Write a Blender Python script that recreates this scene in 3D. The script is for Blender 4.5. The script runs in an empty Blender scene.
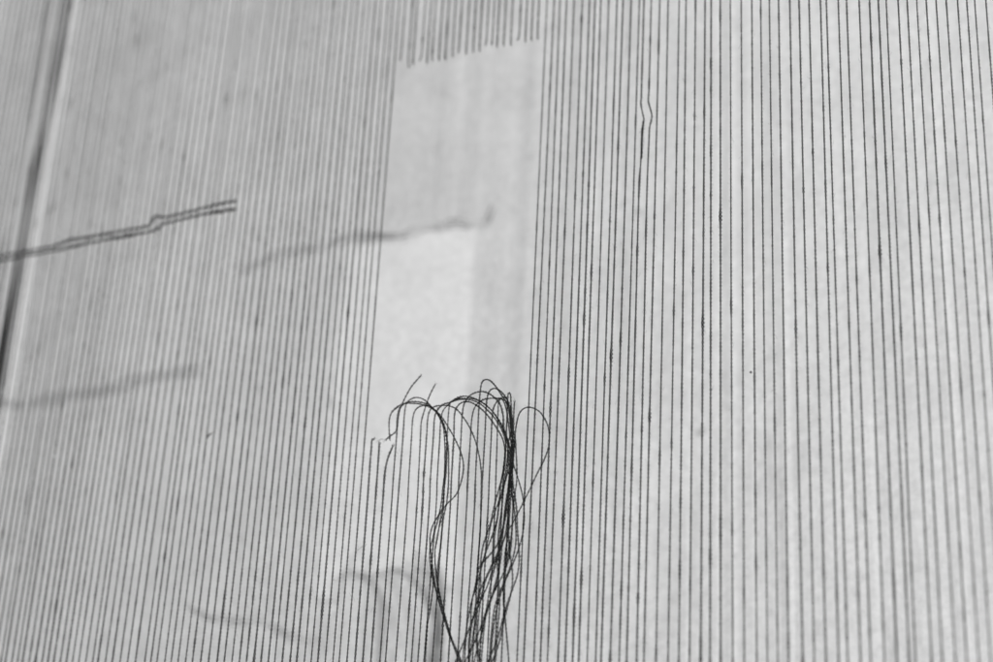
import bpy, math, random
import numpy as np
from mathutils import Matrix, Vector

random.seed(11)
rng = np.random.default_rng(11)
S = bpy.context.scene
COL = S.collection

# ------------------------------------------------------------------ camera
# thread plane is the world XZ plane (y = 0), threads run along Z, wall behind at y = WALL
F = 1959.0                                   # focal length in photo pixels (993 wide)
V = np.array([228.0, 3981.0, -F])            # direction of the threads in camera space
Hd = np.array([-4000.0, -(F * F - 228.0 * 4000.0) / 3981.0, -F])
ZW = V / np.linalg.norm(V)
XW = -Hd / np.linalg.norm(Hd)
YW = np.cross(ZW, XW)
ROT = np.array([XW, YW, ZW])                 # camera space -> world space
D = float((ROT @ np.array([0, 0, -0.40]))[1])   # camera distance from the thread plane
WALL = 0.22 * D

cam_data = bpy.data.cameras.new('camera')
cam = bpy.data.objects.new('camera', cam_data)
COL.objects.link(cam)
S.camera = cam
m4 = Matrix([[*ROT[0], 0], [*ROT[1], -D], [*ROT[2], 0], [0, 0, 0, 1]])
cam.matrix_world = m4
cam_data.sensor_width = 36
cam_data.lens = F / 993 * 36
cam_data.clip_start = 0.01
cam_data.clip_end = 50
cam_data.dof.use_dof = True
cam_data.dof.focus_distance = 0.3845
cam_data.dof.aperture_fstop = 10.5
cam_data.dof.aperture_blades = 0

def P(px, py, h=0.0):
    """world point on the plane y = -h seen at photo pixel (px, py)"""
    r = ROT @ np.array([px - 496.5, 331 - py, -F])
    r = r / r[1] * (D - h)
    return r - np.array([0, D, 0])

# ------------------------------------------------------------------ light
LAMP = Vector((0.555, -0.941, 0.238))
LDIR = (Vector((-0.205, 0.0, 0.20)) - LAMP).normalized()
world = bpy.data.worlds.new('World')
S.world = world
world.use_nodes = True
bg = world.node_tree.nodes['Background']                 # even grey room light of a black and white photograph
bg.inputs['Color'].default_value = (0.8, 0.8, 0.8, 1)
bg.inputs['Strength'].default_value = 0.29

# one small lamp to the right of the camera throws the thread shadows on the wall
ld = bpy.data.lights.new('lamp', 'AREA')
ld.shape = 'DISK'
ld.size = 0.027
ld.energy = 15.4
ld.color = (1, 1, 1)
lamp = bpy.data.objects.new('lamp', ld)
lamp.location = LAMP
lamp.rotation_euler = LDIR.to_track_quat('-Z', 'Y').to_euler()
COL.objects.link(lamp)

S.view_settings.view_transform = 'Standard'
S.view_settings.look = 'None'
S.view_settings.gamma = 1
S.view_settings.exposure = 0.0
S.view_settings.use_curve_mapping = False

# ------------------------------------------------------------------ materials
def wall_material():
    m = bpy.data.materials.new('painted_plaster')
    m.use_nodes = True
    n = m.node_tree
    b = n.nodes['Principled BSDF']
    tc = n.nodes.new('ShaderNodeTexCoord')
    big = n.nodes.new('ShaderNodeTexNoise')
    big.inputs['Scale'].default_value = 55
    big.inputs['Detail'].default_value = 6
    big.inputs['Roughness'].default_value = 0.62
    n.links.new(tc.outputs['Object'], big.inputs['Vector'])
    rp = n.nodes.new('ShaderNodeValToRGB')
    rp.color_ramp.elements[0].position = 0.25
    rp.color_ramp.elements[0].color = (0.70, 0.70, 0.70, 1)
    rp.color_ramp.elements[1].position = 0.62
    rp.color_ramp.elements[1].color = (0.80, 0.80, 0.80, 1)
    n.links.new(big.outputs[0], rp.inputs[0])
    sp = n.nodes.new('ShaderNodeTexNoise')              # scattered smudges
    sp.inputs['Scale'].default_value = 130
    sp.inputs['Detail'].default_value = 3
    n.links.new(tc.outputs['Object'], sp.inputs['Vector'])
    sr = n.nodes.new('ShaderNodeValToRGB')
    sr.color_ramp.elements[0].position = 0.68
    sr.color_ramp.elements[0].color = (1, 1, 1, 1)
    sr.color_ramp.elements[1].position = 0.80
    sr.color_ramp.elements[1].color = (0.70, 0.70, 0.70, 1)
    n.links.new(sp.outputs[0], sr.inputs[0])
    mx = n.nodes.new('ShaderNodeMix')
    mx.data_type = 'RGBA'
    mx.blend_type = 'MULTIPLY'
    mx.inputs[0].default_value = 1
    n.links.new(rp.outputs[0], mx.inputs[6])
    n.links.new(sr.outputs[0], mx.inputs[7])
    n.links.new(mx.outputs[2], b.inputs['Base Color'])
    b.inputs['Roughness'].default_value = 0.85
    b.inputs['Specular IOR Level'].default_value = 0.25
    gr = n.nodes.new('ShaderNodeTexNoise')              # grain of the plaster
    gr.inputs['Scale'].default_value = 480
    gr.inputs['Detail'].default_value = 5
    gr.inputs['Roughness'].default_value = 0.7
    n.links.new(tc.outputs['Object'], gr.inputs['Vector'])
    g2 = n.nodes.new('ShaderNodeMapRange')
    g2.inputs['From Min'].default_value = 0.3
    g2.inputs['From Max'].default_value = 0.7
    g2.inputs['To Min'].default_value = 0.83
    g2.inputs['To Max'].default_value = 1.04
    n.links.new(gr.outputs[0], g2.inputs['Value'])
    m2 = n.nodes.new('ShaderNodeMix')
    m2.data_type = 'RGBA'
    m2.blend_type = 'MULTIPLY'
    m2.inputs[0].default_value = 1
    n.links.new(mx.outputs[2], m2.inputs[6])
    n.links.new(g2.outputs[0], m2.inputs[7])
    n.links.new(m2.outputs[2], b.inputs['Base Color'])
    fine = n.nodes.new('ShaderNodeTexNoise')
    fine.inputs['Scale'].default_value = 420
    fine.inputs['Detail'].default_value = 4
    n.links.new(tc.outputs['Object'], fine.inputs['Vector'])
    bp = n.nodes.new('ShaderNodeBump')
    bp.inputs['Strength'].default_value = 0.35
    bp.inputs['Distance'].default_value = 0.0006
    n.links.new(fine.outputs[0], bp.inputs['Height'])
    n.links.new(bp.outputs[0], b.inputs['Normal'])
    return m

def thread_material(name, lo, hi):
    m = bpy.data.materials.new(name)
    m.use_nodes = True
    n = m.node_tree
    b = n.nodes['Principled BSDF']
    tc = n.nodes.new('ShaderNodeTexCoord')
    no = n.nodes.new('ShaderNodeTexNoise')
    no.inputs['Scale'].default_value = 2200
    no.inputs['Detail'].default_value = 3
    n.links.new(tc.outputs['Object'], no.inputs['Vector'])
    rp = n.nodes.new('ShaderNodeValToRGB')
    rp.color_ramp.elements[0].position = 0.35
    rp.color_ramp.elements[0].color = (lo, lo, lo, 1)
    rp.color_ramp.elements[1].position = 0.7
    rp.color_ramp.elements[1].color = (hi, hi, hi, 1)
    n.links.new(no.outputs[0], rp.inputs[0])
    n.links.new(rp.outputs[0], b.inputs['Base Color'])
    b.inputs['Roughness'].default_value = 0.7
    b.inputs['Specular IOR Level'].default_value = 0.12
    return m

M_WALL = wall_material()
M_THREAD = thread_material('black_cotton', 0.004, 0.03)
M_WEFT = thread_material('charcoal_cotton', 0.012, 0.05)
M_LINT_STREAK = thread_material('grey_lint_and_streak', 0.30, 0.45)
M_DARK_LINE = thread_material('dark_grey', 0.03, 0.09)
M_PALE = thread_material('pale_lint', 0.6, 0.8)

def mesh_of(name, verts, quads, mat, smooth=True):
    me = bpy.data.meshes.new(name)
    verts = np.asarray(verts, dtype=np.float32)
    quads = np.asarray(quads, dtype=np.int32)
    me.vertices.add(len(verts))
    me.vertices.foreach_set('co', verts.ravel())
    me.loops.add(quads.size)
    me.loops.foreach_set('vertex_index', quads.ravel())
    me.polygons.add(len(quads))
    me.polygons.foreach_set('loop_start', np.arange(0, quads.size, 4, dtype=np.int32))
    me.polygons.foreach_set('loop_total', np.full(len(quads), 4, dtype=np.int32))
    me.materials.append(mat)
    me.update(calc_edges=True)
    me.validate()
    if smooth:
        me.polygons.foreach_set('use_smooth', np.ones(len(me.polygons), dtype=bool))
    return me

def put(name, me, label=None, cat=None, group=None, kind=None, parent=None):
    o = bpy.data.objects.new(name, me)
    COL.objects.link(o)
    if label: o['label'] = label
    if cat: o['category'] = cat
    if group: o['group'] = group
    if kind: o['kind'] = kind
    if parent: o.parent = parent
    return o

# ------------------------------------------------------------------ wall
SEAM = [P(70, 0, -WALL), P(2, 376, -WALL)]
SEAM2 = [P(48, 0, -WALL), P(0, 268, -WALL)]

def seam_x(seg, z):
    a, b = seg
    return a[0] + (b[0] - a[0]) * (z - a[2]) / (b[2] - a[2])

def wall_mesh():
    # columns concentrated round the two seams, in world metres
    zs = np.linspace(-0.35, 0.85, 170)
    cols = np.concatenate([np.linspace(-0.75, -0.022, 40), np.linspace(-0.020, 0.020, 81),
                           np.linspace(0.022, 1.0, 170)])
    v = []
    for z in zs:
        x0 = seam_x(SEAM, z)
        wob = 0.0004 * math.sin(z * 60) + 0.0002 * math.sin(z * 171 + 1)
        for c in cols:
            y = WALL
            # raised rounded bead along the board edge
            t = (c - 0.0032 - wob) / 0.0017
            if abs(t) < 1:
                y -= 0.0027 * (1 - t * t) ** 0.5
            x = x0 + c
            y += 0.00035 * math.sin(x * 43 + 1.3 * math.sin(z * 21)) * math.sin(z * 37 + 2 * math.sin(x * 17))
            v.append((x, y, z))
    nc = len(cols)
    i = np.arange(len(zs) - 1)[:, None] * nc + np.arange(nc - 1)[None, :]
    i = i.ravel()
    q = np.stack([i, i + 1, i + 1 + nc, i + nc], axis=1)
    return mesh_of('wall', v, q, M_WALL)

wall = put('wall', wall_mesh(), kind='structure')

def dark_line_mesh(seg, off, half, swell):  # narrow dark grey line following one of the seams
    zs = np.linspace(0.02, 0.48, 160)
    p = np.array([(seam_x(seg, z) + off + 0.0004 * math.sin(z * 60) + 0.0003 * math.sin(z * 143), WALL + 0.0002, z) for z in zs])
    t, u, w = frames(p)
    rad = half * (1 + 0.12 * np.sin(zs * 90) + 0.08 * np.sin(zs * 211 + 1) + swell * np.exp(-((zs - 0.235) / 0.028) ** 2))
    v, q = ring_tube(p, u * 0.6, w, rad, 10)
    return mesh_of('dark_line', v, q, M_DARK_LINE)


# ------------------------------------------------------------------ thread builder
def catmull(pts, step=0.00035):
    pts = [np.array(p, float) for p in pts]
    pts = [2 * pts[0] - pts[1]] + pts + [2 * pts[-1] - pts[-2]]
    res = []
    for k in range(1, len(pts) - 2):
        a, b, c, d = pts[k - 1:k + 3]
        n = max(2, int(np.linalg.norm(c - b) / step))
        t = np.linspace(0, 1, n, endpoint=False)[:, None]
        res.append(0.5 * ((2 * b) + (-a + c) * t + (2 * a - 5 * b + 4 * c - d) * t ** 2
                          + (-a + 3 * b - 3 * c + d) * t ** 3))
    res.append(pts[-2][None, :])
    p = np.concatenate(res)
    seg = np.linalg.norm(np.diff(p, axis=0), axis=1)
    s = np.concatenate([[0], np.cumsum(seg)])
    n = max(6, int(s[-1] / TWSTEP))
    si = np.linspace(0, s[-1], n)
    return np.stack([np.interp(si, s, p[:, k]) for k in range(3)], axis=1)

TWPITCH = 0.00165          # one full turn of the two plies
TWSTEP = TWPITCH / 8

def frames(p):
    t = np.gradient(p, axis=0)
    t /= np.linalg.norm(t, axis=1)[:, None]
    u = np.zeros_like(p)
    a = np.array([0.0, 1.0, 0.0])
    for i in range(len(p)):
        a = a - t[i] * (a @ t[i])
        a /= np.linalg.norm(a)
        u[i] = a
    return t, u, np.cross(t, u)

def ring_tube(p, u, w, r, sides):
    n = len(p)
    ang = np.arange(sides) * 2 * math.pi / sides
    r = np.broadcast_to(np.asarray(r, float), (n,))
    v = (p[:, None, :] + r[:, None, None] * (np.cos(ang)[None, :, None] * u[:, None, :]
                                            + np.sin(ang)[None, :, None] * w[:, None, :]))
    v = v.reshape(-1, 3)
    i = (np.arange(n - 1)[:, None] * sides + np.arange(sides)[None, :])
    j = (np.arange(n - 1)[:, None] * sides + (np.arange(sides)[None, :] + 1) % sides)
    q = np.stack([i, j, j + sides, i + sides], axis=2).reshape(-1, 4)
    return v, q

def smooth_noise(n, scale, amp):
    k = max(4, int(n / scale) + 3)
    c = rng.normal(0, 1, k)
    return np.interp(np.linspace(0, k - 1, n), np.arange(k), c) * amp

def yarn(p, thick=1.0, slubs=0.9, fuzz=3.0, blotch=0.0, fray_end=False, fray_start=False, sides=5):
    """two twisted plies along p with slubs and loose fibres -> verts, quads"""
    n = len(p)
    t, u, w = frames(p)
    s = np.concatenate([[0], np.cumsum(np.linalg.norm(np.diff(p, axis=0), axis=1))])
    L = s[-1]
    sc = np.ones(n) + smooth_noise(n, 60, 0.04) + smooth_noise(n, 2.4, 0.09)
    for _ in range(rng.poisson(L / 0.02 * slubs)):
        c = rng.uniform(0, L)
        sc += rng.uniform(0.1, 0.5) * np.exp(-((s - c) / rng.uniform(0.0004, 0.0022)) ** 2)
    sc = np.clip(sc, 0.6, 2.0) * thick * np.exp(smooth_noise(n, 14, blotch))
    ph = s / TWPITCH * 2 * math.pi + smooth_noise(n, 50, 0.8)
    off = 0.000130 * sc
    if fray_end:
        off = off * (1 + 0.7 * np.exp(-(L - s) / 0.0003))
    if fray_start:
        off = off * (1 + 0.7 * np.exp(-s / 0.0003))
    V_, Q_ = [], []
    nv = 0
    for k in (0, math.pi):
        c = p + (off * np.cos(ph + k))[:, None] * u + (off * np.sin(ph + k))[:, None] * w
        v, q = ring_tube(c, u, w, 0.000098 * sc, sides)
        V_.append(v); Q_.append(q + nv); nv += len(v)
    for _ in range(int(L / 0.01 * fuzz)):            # loose fibres standing off the yarn
        i = rng.integers(2, n - 2)
        ln = rng.uniform(0.0003, 0.0011)
        a = rng.uniform(0, 2 * math.pi)
        d = math.cos(a) * u[i] + math.sin(a) * w[i]
        up = t[i] * rng.choice([-1, 1])
        m = np.linspace(0, 1, 5)[:, None]
        fp = p[i] + d * 0.00012 + d * ln * m * 0.55 + up * ln * m * m * rng.uniform(0.3, 1.2)
        ft, fu, fw = frames(fp)
        v, q = ring_tube(fp, fu, fw, 0.000014, 3)
        V_.append(v); Q_.append(q + nv); nv += len(v)
    if fray_end or fray_start:
        for _ in range(2):
            e, dr = (p[-1], t[-1]) if fray_end else (p[0], -t[0])
            d = rng.normal(0, 1, 3)
            d /= np.linalg.norm(d)
            m = np.linspace(0, 1, 5)[:, None]
            fp = e + dr * 0.0005 * m + d * 0.0004 * m * m
            ft, fu, fw = frames(fp)
            v, q = ring_tube(fp, fu, fw, 0.00002, 3)
            V_.append(v); Q_.append(q + nv); nv += len(v)
    return np.concatenate(V_), np.concatenate(Q_)

ONES = ['', 'first', 'second', 'third', 'fourth', 'fifth', 'sixth', 'seventh', 'eighth', 'ninth', 'tenth',
        'eleventh', 'twelfth', 'thirteenth', 'fourteenth', 'fifteenth', 'sixteenth', 'seventeenth',
        'eighteenth', 'nineteenth']
TENS = {20: 'twenty', 30: 'thirty', 40: 'forty', 50: 'fifty', 60: 'sixty', 70: 'seventy'}
TENTH = {20: 'twentieth', 30: 'thirtieth', 40: 'fortieth', 50: 'fiftieth', 60: 'sixtieth', 70: 'seventieth'}
def ordinal(n):
    if n < 20: return ONES[n]
    t = n // 10 * 10
    return TENTH[t] if n == t else TENS[t] + '-' + ONES[n % 10]

put('dark_line', dark_line_mesh(SEAM, -0.0005, 0.0018, 0.7), parent=wall)
put('dark_line', dark_line_mesh(SEAM2, 0.0, 0.0006, 0.5), parent=wall)

# ------------------------------------------------------------------ taut warp threads
HALF = 0.20
variants = []
for k in range(14):
    n = int(2 * HALF / TWSTEP)
    z = np.linspace(-HALF, HALF, n)
    p = np.stack([smooth_noise(n, 500, 0.00003), smooth_noise(n, 500, 0.00003), z], axis=1)
    v, q = yarn(p, thick=[0.78, 0.90, 0.84, 0.97, 0.92, 0.81, 1.02][k % 7], slubs=0.7, fuzz=2.5)
    variants.append(mesh_of('warp_thread', v, q, M_THREAD))

left662 = [0.6, 5, 12, 17.9, 23, 29.2, 35, 41.5, 47.8, 54.1, 59.8, 66.3, 72.6, 78.7, 85.6, 92.5, 97.9, 105.4,
           112.4, 120.2, 127.5, 135.4, 144.8, 150.4, 157.4, 164.7, 171.6, 177.9, 185.2, 192.6, 200.3, 208.7,
           216.9, 224.4, 232, 238.9, 246.1, 253.4, 261, 268.5, 274.8, 281.7, 289.7, 296.8, 303.9, 310.7, 318,
           325.5, 332.7, 339.4, 347.3]
x = 0.6
for i in range(20):
    x -= random.uniform(5.2, 6.6)
    left662.insert(0, x)
def left_slope(x):
    return float(np.interp(x, [-120, 0, 60, 127, 190, 217, 250, 300, 339, 347],
                           [0.176, 0.157, 0.151, 0.140, 0.124, 0.1166, 0.104, 0.092, 0.0818, 0.0795]))
lefts = [(xx + 662 * left_slope(xx), xx) for xx in left662][::-1]        # nearest the opening first

right0 = [547.2, 554.4, 559.8, 567, 574.3, 582.5, 589.4, 595.3, 600.7, 608.5, 617.1, 623.1, 631.3, 639.1,
          644.1, 651.4, 659.6, 668.4, 679.4, 686.3, 695.9, 705.2, 711.5, 720.3, 730.1, 741.1, 751.8, 760.4,
          769.5, 779, 789.3, 799.3, 808.9, 820.5, 826.5, 838.1, 846.5, 858.9, 869.8, 878.4, 886.3, 898.2,
          907.3, 916.5, 926.2, 936, 946, 957.4, 966.8, 974.7, 985.7]
right662 = [517, 523.9, 533.4, 540.5, 547.6, 557.9, 565.2, 572.6, 578.4, 586.9, 595.7, 600.7, 610.1, 618.7,
            626.6, 636.6, 643.6, 656.2, 668.4, 679.1, 690, 700.8, 710.2, 720.7, 732.6, 744.2, 756.5, 767.2,
            777.9, 788.8, 802.5, 814.5, 826.2, 838.7, 847.8, 860.4, 870.6, 884.7, 897.2, 909.2, 915.5, 932,
            942.9, 955.5, 967.1, 978.8, 990.7, 1002.5, 1013, 1022, 1035]
rights = list(zip(right0, right662))
a, b = rights[-1]
for i in range(24):
    g = random.uniform(8.5, 11.5)
    a += g; b += g * 1.18
    rights.append((a, b))

def line_obj(x0, x662, me, **kw):
    p0, p1 = P(x0, 0), P(x662, 662)
    d = p0 - p1
    ang = math.atan2(d[0], d[2])
    zc = 0.205 + random.uniform(-0.016, 0.016)
    xc = p1[0] + d[0] * (zc - p1[2]) / d[2]
    o = put('warp_thread', me, **kw)
    o.matrix_world = (Matrix.Translation((xc, random.uniform(-0.00015, 0.00015), zc))
                      @ Matrix.Rotation(ang, 4, 'Y') @ Matrix.Rotation(random.uniform(0, 6.28), 4, 'Z') @ Matrix.Rotation(random.choice([0, math.pi]), 4, 'X'))
    return o

for i, (x0, x1) in enumerate(lefts):
    lab = ('taut black thread bordering the cut opening on its left' if i == 0 else
           'taut black thread, %s to the left of the cut opening' % ordinal(i + 1))
    line_obj(x0, x1, random.choice(variants), label=lab, cat='thread', group='taut threads left of the cut opening')

KINKED = {14: [(0, 0, 0), (0.0, 60, 0), (641.4, 95, .0002), (641.0, 103, .0003), (642.6, 113, .0008), (643.9, 119, .0008),
               (643.2, 124, .0004), (642.2, 130, .0002), (642.0, 138, 0), (641.6, 150, 0)],
          15: [(0, 0, 0), (0.0, 60, 0), (649.0, 90, .0002), (648.4, 100, .0004), (650.0, 107, .0012), (651.9, 115, .0016),
               (651.0, 121, .0010), (649.8, 126, .0003), (649.0, 140, 0)]}
for i, (x0, x1) in enumerate(rights):
    grp = 'taut threads right of the cut opening'
    if i in KINKED:
        def lx(y): return x0 + (x1 - x0) * y / 662
        pts = [P(lx(-330), -330), P(lx(-100), -100)]
        kp = KINKED[i]
        b0 = lx(60)
        shift = kp[2][0] - lx(kp[2][1])
        for (px, py, h) in kp:
            if px == 0: pts.append(P(lx(py) + shift * (0.5 if py else 0.2), py))
            else: pts.append(P(px, py, h))
        pts += [P(lx(200) + shift * .4, 200), P(lx(330), 330), P(lx(662), 662), P(lx(800), 800)]
        cp = catmull(pts)
        v, q = yarn(cp, thick=0.95, slubs=1.0)
        if i == 14:      # swollen fluffy piece just under the kink
            vs = []
            top, bot = P(643.6, 120, .0006), P(641.4, 158, 0)
            pp = catmull([top, P(642.4, 131, .0003), P(642.0, 140, .0002), bot])
            v2, q2 = yarn(pp, thick=1.28, slubs=2, fuzz=26)
            q = np.concatenate([q, q2 + len(v)])
            v = np.concatenate([v, v2])
        me = mesh_of('warp_thread', v, q, M_THREAD)
        lab = ('taut black thread kinked near the top with a darker thickened stretch below the kink' if i == 14 else
               'taut black thread with a small outward kink near the top beside the thickened one')
        put('warp_thread', me, lab, 'thread', grp)
        continue
    lab = ('taut black thread bordering the cut opening on its right' if i == 0 else
           'taut black thread, %s to the right of the cut opening' % ordinal(i + 1))
    line_obj(x0, x1, random.choice(variants), label=lab, cat='thread', group=grp)

# ------------------------------------------------------------------ upper ends of the cut threads
tips = [(98, 190), (132, 220), (155, 208), (195, 190), (222, 203), (245, 190), (278, 190), (308, 187), (342, 170),
        (373, 155), (407, 160), (440, 150), (470, 147), (503, 118), (530, 117), (553, 128), (585, 122), (618, 117),
        (658, 93), (687, 102), (715, 95), (745, 90)]
tips = [(380 + a / 4.73, 20 + b / 4.73) for a, b in tips]
curl = [0.5, -1.5, -0.5, 1.6, -0.5, -1.0, -0.6, -0.4, -1.2, 0.6, 0.2, -0.6, -0.4, 0.8, 0.3, 0.2, -0.3, -0.6, 1.6, -0.5, -0.5, -0.4]
for i, (tx, ty) in enumerate(tips):
    sl = 0.078 + (0.0457 - 0.078) * i / 21
    def lx(y): return tx - (y - ty) * sl
    c = curl[i] * 0.8
    pts = [P(lx(-260), -260), P(lx(-60), -60), P(lx(ty - 22), ty - 22), P(lx(ty - 9), ty - 9, 0.0002),
           P(lx(ty - 3) - c * .3, ty - 3, 0.0005), P(tx - c, ty, 0.0009 * abs(curl[i]))]
    # keep the tip itself at (tx, ty)
    pts = [p + np.array([0, 0, 0]) for p in pts]
    v, q = yarn(catmull(pts), thick=random.uniform(0.8, 1.0), fray_end=True)
    me = mesh_of('cut_thread_end', v, q, M_THREAD)
    if i == 0: lab = 'cut black thread end above the opening, leftmost of its row'
    elif i == 21: lab = 'cut black thread end above the opening, rightmost of its row'
    else: lab = 'cut black thread end above the opening, %s from the left in its row' % ordinal(i + 1)
    put('cut_thread_end', me, lab, 'thread', 'upper ends of the cut threads')

# ------------------------------------------------------------------ lower cut threads, curled over and hanging
def bundle(y, off, wob, right=True):
    if right:
        xc = float(np.interp(y, [425, 440, 465, 490, 520, 545, 570, 600, 640, 662, 720],
                             [511.5, 510, 509.5, 508, 505, 500, 495, 489, 482, 478, 468]))
        w = float(np.interp(y, [425, 440, 465, 490, 520, 545, 570, 600, 640, 662, 720],
                            [4.2, 4.4, 4.6, 6.0, 8.5, 12, 15, 17, 17.5, 17, 16]))
    else:
        xc = float(np.interp(y, [430, 440, 470, 500, 515, 530, 555, 580, 600, 620, 640, 662, 720],
                             [446.5, 446.5, 446.5, 444, 441, 438.5, 435.5, 436.5, 440, 445, 450.5, 459, 480]))
        w = float(np.interp(y, [430, 470, 515, 555, 580, 620, 662, 720], [2.6, 2.4, 2.2, 4.8, 3.8, 2.2, 2.2, 3]))
    return xc + off * w + wob

def fall(y0, off, yend, right=True, h=0.003):
    pts = []
    ph = random.uniform(0, 6.28); ph2 = random.uniform(0, 6.28)
    y = y0
    while y < yend:
        k = min(1, (y - y0) / 60)
        o = off * (0.5 + 0.5 * math.cos(ph + y / 55)) if False else off
        wob = k * (1.6 * math.sin(y / 23 + ph) + 1.0 * math.sin(y / 11 + ph2)) * (1 if right else 0.5)
        pts.append((bundle(y, o + 0.55 * k * math.sin(y / 40 + ph2), wob, right), y, h * (1 + 0.25 * math.sin(y / 31 + ph))))
        y += random.uniform(12, 17)
    return pts

# name: (x at y=662, last y of the straight run, [(x, y, height)...], label)
mm = 0.001
LOW = [
 (354.9, 540, [(366.8, 510, 0), (370.2, 462, 0), (371.4, 448, 0), (372.0, 440, .2*mm), (374.6, 438.6, .5*mm)],
  'short straight cut black stub, leftmost below the opening, its tip bent sideways'),
 (362.7, 540, [(374.7, 510, 0), (378.0, 465, 0), (379.2, 448, 0), (379.6, 442, .1*mm)],
  'short straight cut black stub, second from the left below the opening'),
 (370.8, 560, [(382.2, 510, 0), (383.7, 488, .2*mm), (385.3, 470, .5*mm), (388.3, 457, 1*mm), (393.4, 444.5, 2*mm)],
  'short cut black stub leaning right, third from the left below the opening'),
 (379.8, 560, [(391.2, 510, 0), (393.2, 480, 0), (395.5, 450, .2*mm), (397.6, 425, .6*mm), (399.2, 412, 1*mm), (402.2, 404, 1.4*mm),
               (406.5, 395, 2*mm), (411.5, 386.5, 2.6*mm), (416.5, 380.5, 3*mm), (421.3, 375, 3.4*mm)],
  'cut black thread with a long bare tip pointing up right, longer of two such tips'),
 (385.4, 560, 'E', 'cut black thread arching right over its neighbours, highest arch of the left group'),
 (395.5, 560, 'F', 'cut black thread whose wide loop swings right then crosses the left bundle'),
 (405.2, 560, [(416.6, 510, 0), (418.6, 475, 0), (420.6, 435, 0), (421.3, 422, .3*mm), (424.5, 410, .9*mm), (427.8, 400, 1.6*mm),
               (431.2, 392, 2.2*mm), (435.4, 384, 2.8*mm)],
  'cut black thread with a bare tip pointing up and right, shorter of two such tips'),
 (411.3, 560, 'H', 'cut black thread arching low to the right and ending between the two bundles'),
 (417.8, 560, 'I', 'cut black thread, ninth from the left below the opening, making a long low arch'),
 (424.0, 560, 'J', 'tenth cut black thread from the left below the opening, bowing over rightwards'),
 (432.3, 560, 'K', 'eleventh cut black thread from the left below the opening, bowing over rightwards'),
 (440.5, 560, 'L', 'twelfth cut black thread from the left below the opening, arching diagonally down'),
 (448.3, 560, 'M', 'thirteenth cut black thread from the left below the opening, broad round arch'),
 (457.5, 560, 'N', 'fourteenth cut black thread from the left below the opening, flat topped arch'),
 (464.4, 560, 'O', 'cut black thread making the highest narrow loop of all'),
 (472.4, 560, 'P', 'cut black thread making the second highest loop, just right of the highest'),
 (479.5, 560, 'Q', 'cut black thread with a small low loop close to the right bundle'),
 (487.0, 560, 'R', 'cut black thread leaning straight into the top of the right bundle'),
 (494.3, 560, 'S', 'cut black thread with a tiny pin shaped loop above the right bundle'),
 (501.3, 560, 'T', 'cut black thread whose short bare tip stands up from the right bundle'),
 (508.5, 600, 'U', 'cut black thread making the large loop over the threads right of the opening'),
]
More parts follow.
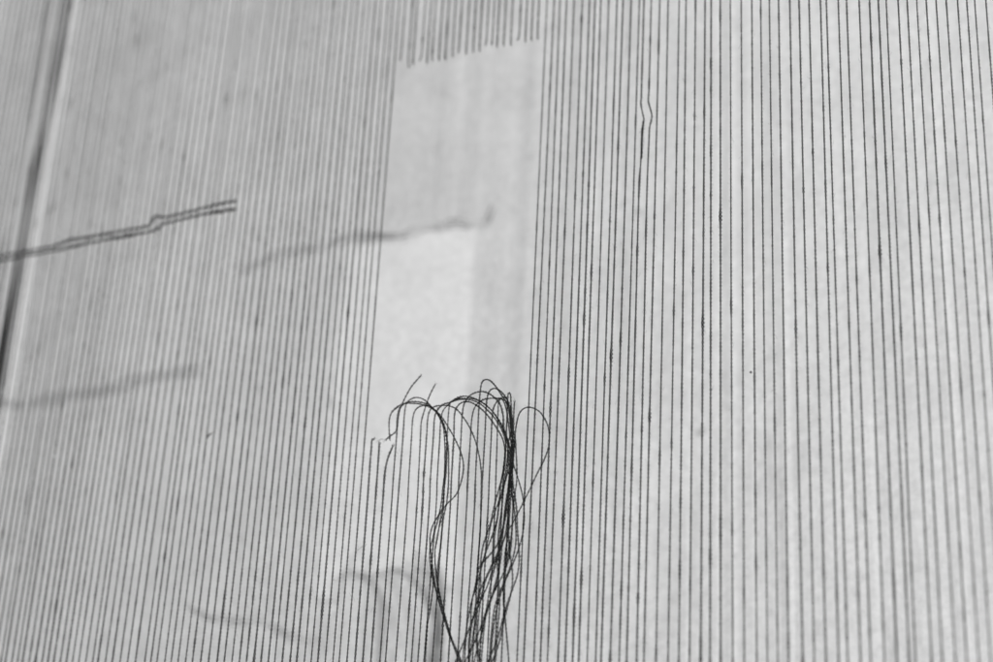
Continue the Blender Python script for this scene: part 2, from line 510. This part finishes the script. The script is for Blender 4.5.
HEADS = {
 'E': ([(397.2, 510, 0), (399.6, 480, 0), (402.8, 440, 0), (404.4, 415, .4), (406.4, 404, 1), (411, 399, 2),
        (417, 397.4, 3), (424, 399.6, 3.6), (431, 406, 3.8), (438, 415, 3.8), (443, 426, 3.6)], ('L', -0.7, 640)),
 'F': ([(407.1, 510, 0), (408.6, 482, 0), (411.4, 440, 0), (412.4, 422, .3), (414.4, 412, .8), (419, 406.8, 1.6), (427, 405.2, 2.6),
        (434, 409, 3.2), (441, 416, 3.6), (447, 425, 3.6), (455, 439, 3.6), (461, 453, 3.6), (463.6, 466, 3.6), (461.6, 480, 3.6),
        (456.5, 494, 3.6), (447, 504, 3.4), (439, 515, 3.2), (432.6, 526, 3), (430, 538, 3), (431, 553, 3), (433.4, 575, 3),
        (438.5, 600, 3), (446, 625, 3), (455, 650, 3), (463, 672, 3), (473, 700, 3)], None),
 'H': ([(422.3, 510, 0), (423.6, 480, 0), (426.7, 435, 0), (427.6, 420, .2), (429.6, 411, .6), (434, 406.8, 1.4), (441, 405.4, 2.2),
        (448.5, 405.8, 2.8), (456.3, 409, 3), (463.5, 417.6, 3), (470, 428, 3), (475.4, 441, 2.6), (479.6, 458, 2), (481.4, 475, 1.4),
        (481, 500, 1), (480.4, 530, .8), (478, 560, .6), (475.5, 595, .6)], None),
 'I': ([(429, 510, 0), (430.3, 480, 0), (433.2, 440, 0), (434.6, 418, .2), (437.6, 409.6, .6), (443, 404.4, 1.4), (450, 402.4, 2.2),
        (458, 399.8, 3), (467, 399.4, 3.6), (477, 402, 4), (486, 408.5, 4.2), (495, 418.5, 4.2), (502, 430, 4)], ('R', -0.9, 730)),
 'J': ([(435.9, 510, 0), (437.2, 480, 0), (439.7, 440, 0), (440.8, 419, .3), (443.8, 409.5, .9), (449.8, 403.2, 1.6), (457, 398, 2.4),
        (464, 396.2, 3), (472, 397.4, 3.6), (481, 401.8, 4), (490, 408.8, 4), (498, 419, 4), (504, 431, 3.8)], ('R', -0.5, 730)),
 'K': ([(443.2, 510, 0), (444.5, 480, 0), (447.2, 435, 0), (448.6, 412, .2), (450.6, 402.4, .8), (456, 399.2, 1.8), (464, 398.4, 2.8),
        (474, 399, 3.6), (484, 403.6, 4.2), (493, 412, 4.4), (501, 424, 4.4), (506.5, 437, 4)], ('R', 0.1, 730)),
 'L': ([(450.1, 510, 0), (451.4, 480, 0), (453.8, 438, 0), (454.4, 416, .2), (456.6, 407.6, .7), (461.5, 402.6, 1.4), (468.5, 401.6, 2.2),
        (477, 405.6, 2.8), (486, 413.5, 3.2), (495, 425.5, 3.4), (502.5, 438.5, 3.4)], ('R', -1.0, 680)),
 'M': ([(457.4, 510, 0), (458.8, 480, 0), (461, 438, 0), (462.2, 416, .1), (464.2, 403.6, .6), (468.8, 396.4, 1.4), (476, 392.4, 2.4),
        (485, 391.8, 3.4), (494, 397, 4.2), (500.4, 405, 4.4), (503.2, 416, 4.4), (504, 430, 4)], ('R', -0.2, 730)),
 'N': ([(466.5, 510, 0), (467.8, 480, 0), (470.5, 438, 0), (471.8, 419, .2), (474.6, 407.8, .7), (480, 401.4, 1.6), (486, 398.8, 2.4),
        (494, 398.2, 3.2), (502, 398.8, 3.8), (507, 403, 4), (510, 413, 4), (511, 427, 3.8)], ('R', 0.5, 730)),
 'O': ([(474.4, 510, 0), (475.4, 480, 0), (477.4, 440, 0), (478.8, 410, .1), (480.2, 392, .4), (481.8, 382.6, 1), (485, 379.6, 1.8),
        (490, 380.4, 2.8), (495.5, 386, 3.6), (501, 394, 4.2), (506, 402, 4.4), (509.4, 414, 4.4), (510.6, 428, 4.2)], ('R', 0.7, 730)),
 'P': ([(481.2, 510, 0), (482.4, 480, 0), (484.8, 438, 0), (486, 412, .1), (487.2, 397.6, .4), (490.2, 390.2, 1), (495, 388.3, 2),
        (500, 390.6, 3), (505, 396, 3.8), (509, 404, 4.2), (511.4, 416, 4.2), (512.2, 430, 4)], ('R', 1.0, 730)),
 'Q': ([(488, 510, 0), (489.2, 480, 0), (491.2, 438, 0), (492.2, 417, .1), (494, 406.6, .6), (498, 400.4, 1.4), (502.6, 397, 2.2),
        (506.6, 398.6, 3), (509.4, 405.4, 3.2), (510.8, 418, 3.2), (511.4, 430, 3.2)], ('R', -0.4, 730)),
 'R': ([(494.8, 510, 0), (495.8, 480, 0), (497.2, 438, 0), (497.9, 415, .1), (498.6, 403, .6), (501, 398.6, 1.4), (504, 402, 2),
        (506.5, 410, 2.4), (508, 420, 2.4), (509.6, 432, 2.4)], ('R', 0.3, 730)),
 'S': ([(501.8, 510, 0), (503.2, 480, .2), (505.8, 440, .6), (507.2, 415, 1), (507.6, 399, 1.4), (508.2, 394, 1.8), (509.4, 392.6, 2.2),
        (510.6, 395, 2.4), (511.2, 405, 2.6), (512.6, 425, 2.8)], ('R', 1.2, 610)),
 'T': ([(508.4, 510, .2), (510.2, 480, .5), (512.6, 440, 1), (513.6, 420, 1.4), (514, 409, 1.8), (514.6, 400.6, 2.2)], None),
 'U': ([(503.6, 596, .5), (504.6, 565, 1), (509, 520, 1.6), (512.6, 470, 2), (514.6, 440, 2.4), (517, 421, 3), (520.4, 411.6, 3.8),
        (526, 407.6, 4.6), (532.5, 407.8, 5), (539.5, 411.6, 5), (545.5, 420, 5), (549, 431, 5), (549, 445, 5), (544.5, 459, 5),
        (537, 474, 5), (530, 489, 4.8), (522.5, 504, 4.6), (514.5, 520, 4.4), (506, 535, 4.2), (499, 553, 4), (492, 578, 4),
        (487, 606, 4), (483, 640, 4), (479, 690, 4)], None),
}
for (xb, ys, head, lab) in LOW:
    if isinstance(head, str):
        pts, tail = HEADS[head]
        pts = [(a, b, c * mm) for a, b, c in pts]
        if tail:
            side, off, yend = tail
            pts = pts + fall(pts[-1][1] + 14, off, yend, side == 'R', 0.0036 if side == 'R' else 0.0032)
    else:
        pts = head
    x510, y510 = pts[0][0], pts[0][1]
    sl = (x510 - xb) / (662 - y510)
    low = [(xb - sl * 130, 792, 0), (xb - sl * 60, 722, 0), (xb, 662, 0), (xb + sl * 50, 612, 0)]
    if head == 'U':
        low = [(512.5, 792, 0), (511, 722, 0), (508.8, 662, 0), (505.6, 624, .2 * mm)]
    allp = [P(a, b, c) for a, b, c in low + list(pts)]
    v, q = yarn(catmull(allp), thick=(1.02 if xb < 375 else random.uniform(0.76, 0.86)), slubs=0.8, fuzz=2.5, fray_end=True)
    put('cut_thread', mesh_of('cut_thread', v, q, M_THREAD), lab, 'thread', 'lower cut threads curled over below the opening')

# loose strands caught in the two bundles
LOOSE = [
 ([(389.9, 440, 2), (389.2, 430, 2), (389.3, 420, 2.2), (391.6, 412.5, 2.4), (397.5, 406.8, 2.8), (404, 403.4, 3.2), (411, 401.7, 3.6),
   (419, 401.9, 3.8), (427, 404.2, 3.8), (434, 409.5, 3.8), (440, 417.5, 3.6), (444.6, 428, 3.4)], ('L', 0.2, 730),
  'loose black thread arching left from the left bundle with its tip hanging straight down'),
 ([(385.4, 440.2, 2), (390, 436.2, 2), (395.2, 432.4, 2), (396.8, 428, 2), (397.2, 418, 2.2), (399.6, 408.5, 2.6), (405, 403.6, 3), (411.4, 403.4, 3.4),
   (420, 404, 3.6), (430, 407.4, 3.8), (438, 414, 3.8), (443.8, 424, 3.6), (446.6, 436, 3.4)], ('L', 0.8, 730),
  'loose black thread from the left bundle ending in a small hook turned to the left'),
 ([(434, 578, 3.2), (432, 596, 3), (429.6, 612, 2.6), (427.3, 625, 2.2), (426, 645, 2), (425, 668, 2), (424, 700, 2)], None,
  'loose strand leaving the left bundle downwards beside the stubs'),
 ([(512.6, 462, 3), (516, 472, 3.2), (519.6, 484, 3.4), (522.6, 496, 3.6), (524, 508, 3.8), (524.2, 522, 3.8), (521.8, 538, 3.8),
   (517.2, 553, 3.8), (512, 566, 3.8), (506.6, 578, 3.8), (500.6, 590, 3.8), (495, 606, 3.8), (491.6, 630, 3.8), (489, 662, 3.6), (486, 700, 3.4)], None,
  'loose strand bulging out to the right of the right bundle, outermost one'),
 ([(511.8, 480, 2.6), (512.8, 496, 2.8), (514.4, 510, 3), (515.8, 526, 3.2), (515.8, 543, 3.2), (513, 558, 3.2), (508.4, 572, 3.2),
   (502, 590, 3.2), (496.5, 610, 3.2), (492, 640, 3.2), (490, 690, 3)], None,
  'loose strand bulging slightly to the right of the right bundle, inner one'),
 ([(509, 470, 3), (504, 484, 3.2), (500, 498, 3.4), (495.4, 511, 3.4), (491, 524, 3.4), (488, 540, 3.4), (484, 558, 3.4), (478, 580, 3.4),
   (471.5, 602, 3.4), (467.2, 625, 3.4), (463.8, 648, 3.4), (460, 690, 3.2)], None,
  'loose strand splitting off along the left side of the right bundle'),
 ([(508, 505, 3.6), (503, 528, 3.6), (497, 545, 3.8), (488, 557, 4), (479.5, 567, 4), (475.5, 585, 4), (471.6, 606, 4), (470, 640, 4), (466, 690, 3.6)], None,
  'loose strand crossing the right bundle low down to its left edge'),
 ([(512, 440, 3.2), (510.6, 470, 3.2), (507, 500, 3.4), (503, 530, 3.6), (500.6, 560, 3.6), (493.5, 590, 3.6), (484.6, 616, 3.6), (480.5, 645, 3.6), (478, 690, 3.4)], None,
  'loose strand running down the middle of the right bundle'),
]
for pts, tail, lab in LOOSE:
    pts = [(a, b, c * mm) for a, b, c in pts]
    if tail:
        side, off, yend = tail
        pts = pts + fall(pts[-1][1] + 14, off, yend, side == 'R', 0.0034)
    v, q = yarn(catmull([P(*p) for p in pts]), thick=random.uniform(0.74, 0.84), slubs=0.8, fuzz=2.5, fray_start=True)
    put('loose_thread', mesh_of('loose_thread', v, q, M_THREAD), lab, 'thread', 'loose strands in the hanging bundles')

# ------------------------------------------------------------------ doubled weft thread woven in at the left
def weave(pts):
    cp = catmull([P(a, b, 0) for a, b in pts])
    n = len(cp)
    s = np.arange(n) * TWSTEP
    cp[:, 1] += -0.0004 + 0.00007 * np.sin(s / 0.0018 * math.pi)
    return cp
wt = [(237.5, 201.2), (219.5, 204.7), (191.7, 212), (166.5, 217.8), (161, 217), (156.5, 216.8), (151.4, 224.6), (145, 227.5), (126, 230.8), (96, 236.4),
      (70.6, 240.6), (58, 245.6), (30, 251.2), (0, 256.4), (-60, 267), (-160, 284)]
wb = [(237.5, 209.2), (201.8, 215.3), (172, 222.6), (166.5, 223.6), (161.5, 227), (155, 231), (148.8, 232.6), (121, 237.5), (85.8, 244.3), (60.5, 250),
      (25, 256.6), (0, 261.6), (-60, 271), (-160, 287)]
v1, q1 = yarn(weave(wt), thick=1.7, slubs=1.2)
v2, q2 = yarn(weave(wb), thick=1.7, slubs=1.2)
put('weft_thread', mesh_of('weft_thread', np.concatenate([v1, v2]), np.concatenate([q1, q2 + len(v1)]), M_WEFT),
    'doubled charcoal thread woven crosswise through the taut threads at the left', 'thread')

# ------------------------------------------------------------------ grey strands added in place of two shadow streaks on the wall
def shadow_streak(pts, lab, thick, gap):
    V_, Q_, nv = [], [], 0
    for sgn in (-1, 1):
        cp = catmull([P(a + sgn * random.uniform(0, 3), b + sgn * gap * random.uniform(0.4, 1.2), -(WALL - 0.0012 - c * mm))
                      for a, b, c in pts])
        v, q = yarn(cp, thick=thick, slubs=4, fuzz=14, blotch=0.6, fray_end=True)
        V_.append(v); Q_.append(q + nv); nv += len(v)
    put('shadow_streak', mesh_of('shadow_streak', np.concatenate(V_), np.concatenate(Q_), M_LINT_STREAK), lab, 'thread',
        'grey strands standing in for shadow streaks')
shadow_streak([(236, 268, 0), (250, 265, .5), (262, 262, 0), (272, 256, 1), (281, 251.5, .4), (300, 250, .2), (325, 245, .6), (340, 240, 0), (352, 237, 1),
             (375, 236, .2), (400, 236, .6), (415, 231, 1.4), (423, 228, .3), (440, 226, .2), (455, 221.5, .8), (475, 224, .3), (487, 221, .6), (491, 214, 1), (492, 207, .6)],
            'grey strands standing in for a shadow streak behind the upper part of the opening', 0.5, 3.0)
shadow_streak([(188, 606, 0), (193, 609, .5), (203, 613, .3), (222, 618, 0), (240, 620, .6), (262, 619, .2), (280, 628, 1), (300, 637, .3), (318, 638, .6)],
            'grey strands standing in for a shadow streak behind threads at the lower left', 0.34, 2.5)

# ------------------------------------------------------------------ specks of lint
def lint(pts, r, mat, lab):
    cp = catmull([P(a, b, c * mm) for a, b, c in pts])
    t, u, w = frames(cp)
    n = len(cp)
    k = np.linspace(-1, 1, n)
    v, q = ring_tube(cp, u, w, r * np.sqrt(np.maximum(0.08, 1 - k ** 4)) * (1 + 0.25 * np.sin(k * 9)), 6)
    put('lint', mesh_of('lint', v, q, mat), lab, 'lint', 'specks of lint caught on the threads')
lint([(206.5, 439, .3), (208.5, 435.5, .5), (212, 433, .6)], 0.00016, M_THREAD, 'small dark curved fluff caught on a taut thread in the left half')
lint([(750.2, 372.6, .2), (751, 372.2, .3), (751.9, 372.2, .2)], 0.00021, M_THREAD, 'tiny black round speck between two taut threads in the right half')
lint([(355.5, 552, .4), (361, 547.6, .6), (367, 544, .5)], 0.00006, M_LINT_STREAK, 'fine pale grey fibre lying askew between threads below the opening')
lint([(334, 580.5, .4), (337, 578.6, .6)], 0.00016, M_PALE, 'white fluff speck on a taut thread at the lower middle')
lint([(54, 455.5, .4), (55.6, 457.5, .6)], 0.0002, M_PALE, 'white fluff speck on a taut thread near the left edge')
lint([(25.5, 410, .4), (26.4, 404, .6), (27.4, 398, .6)], 0.00014, M_PALE, 'upright white wisp on a taut thread at the far left')
lint([(938, 447.5, .4), (939.4, 449, .6)], 0.0002, M_PALE, 'white fluff speck on a taut thread near the right edge')
lint([(376, 442.6, .3), (379, 440.2, .5), (383, 439, .4), (386, 441, .4)], 0.00007, M_LINT_STREAK, 'wisp of grey fibre on the tips of the shortest stubs')
print('objects', len(S.objects), 'polys', sum(len(m.polygons) for m in bpy.data.meshes))
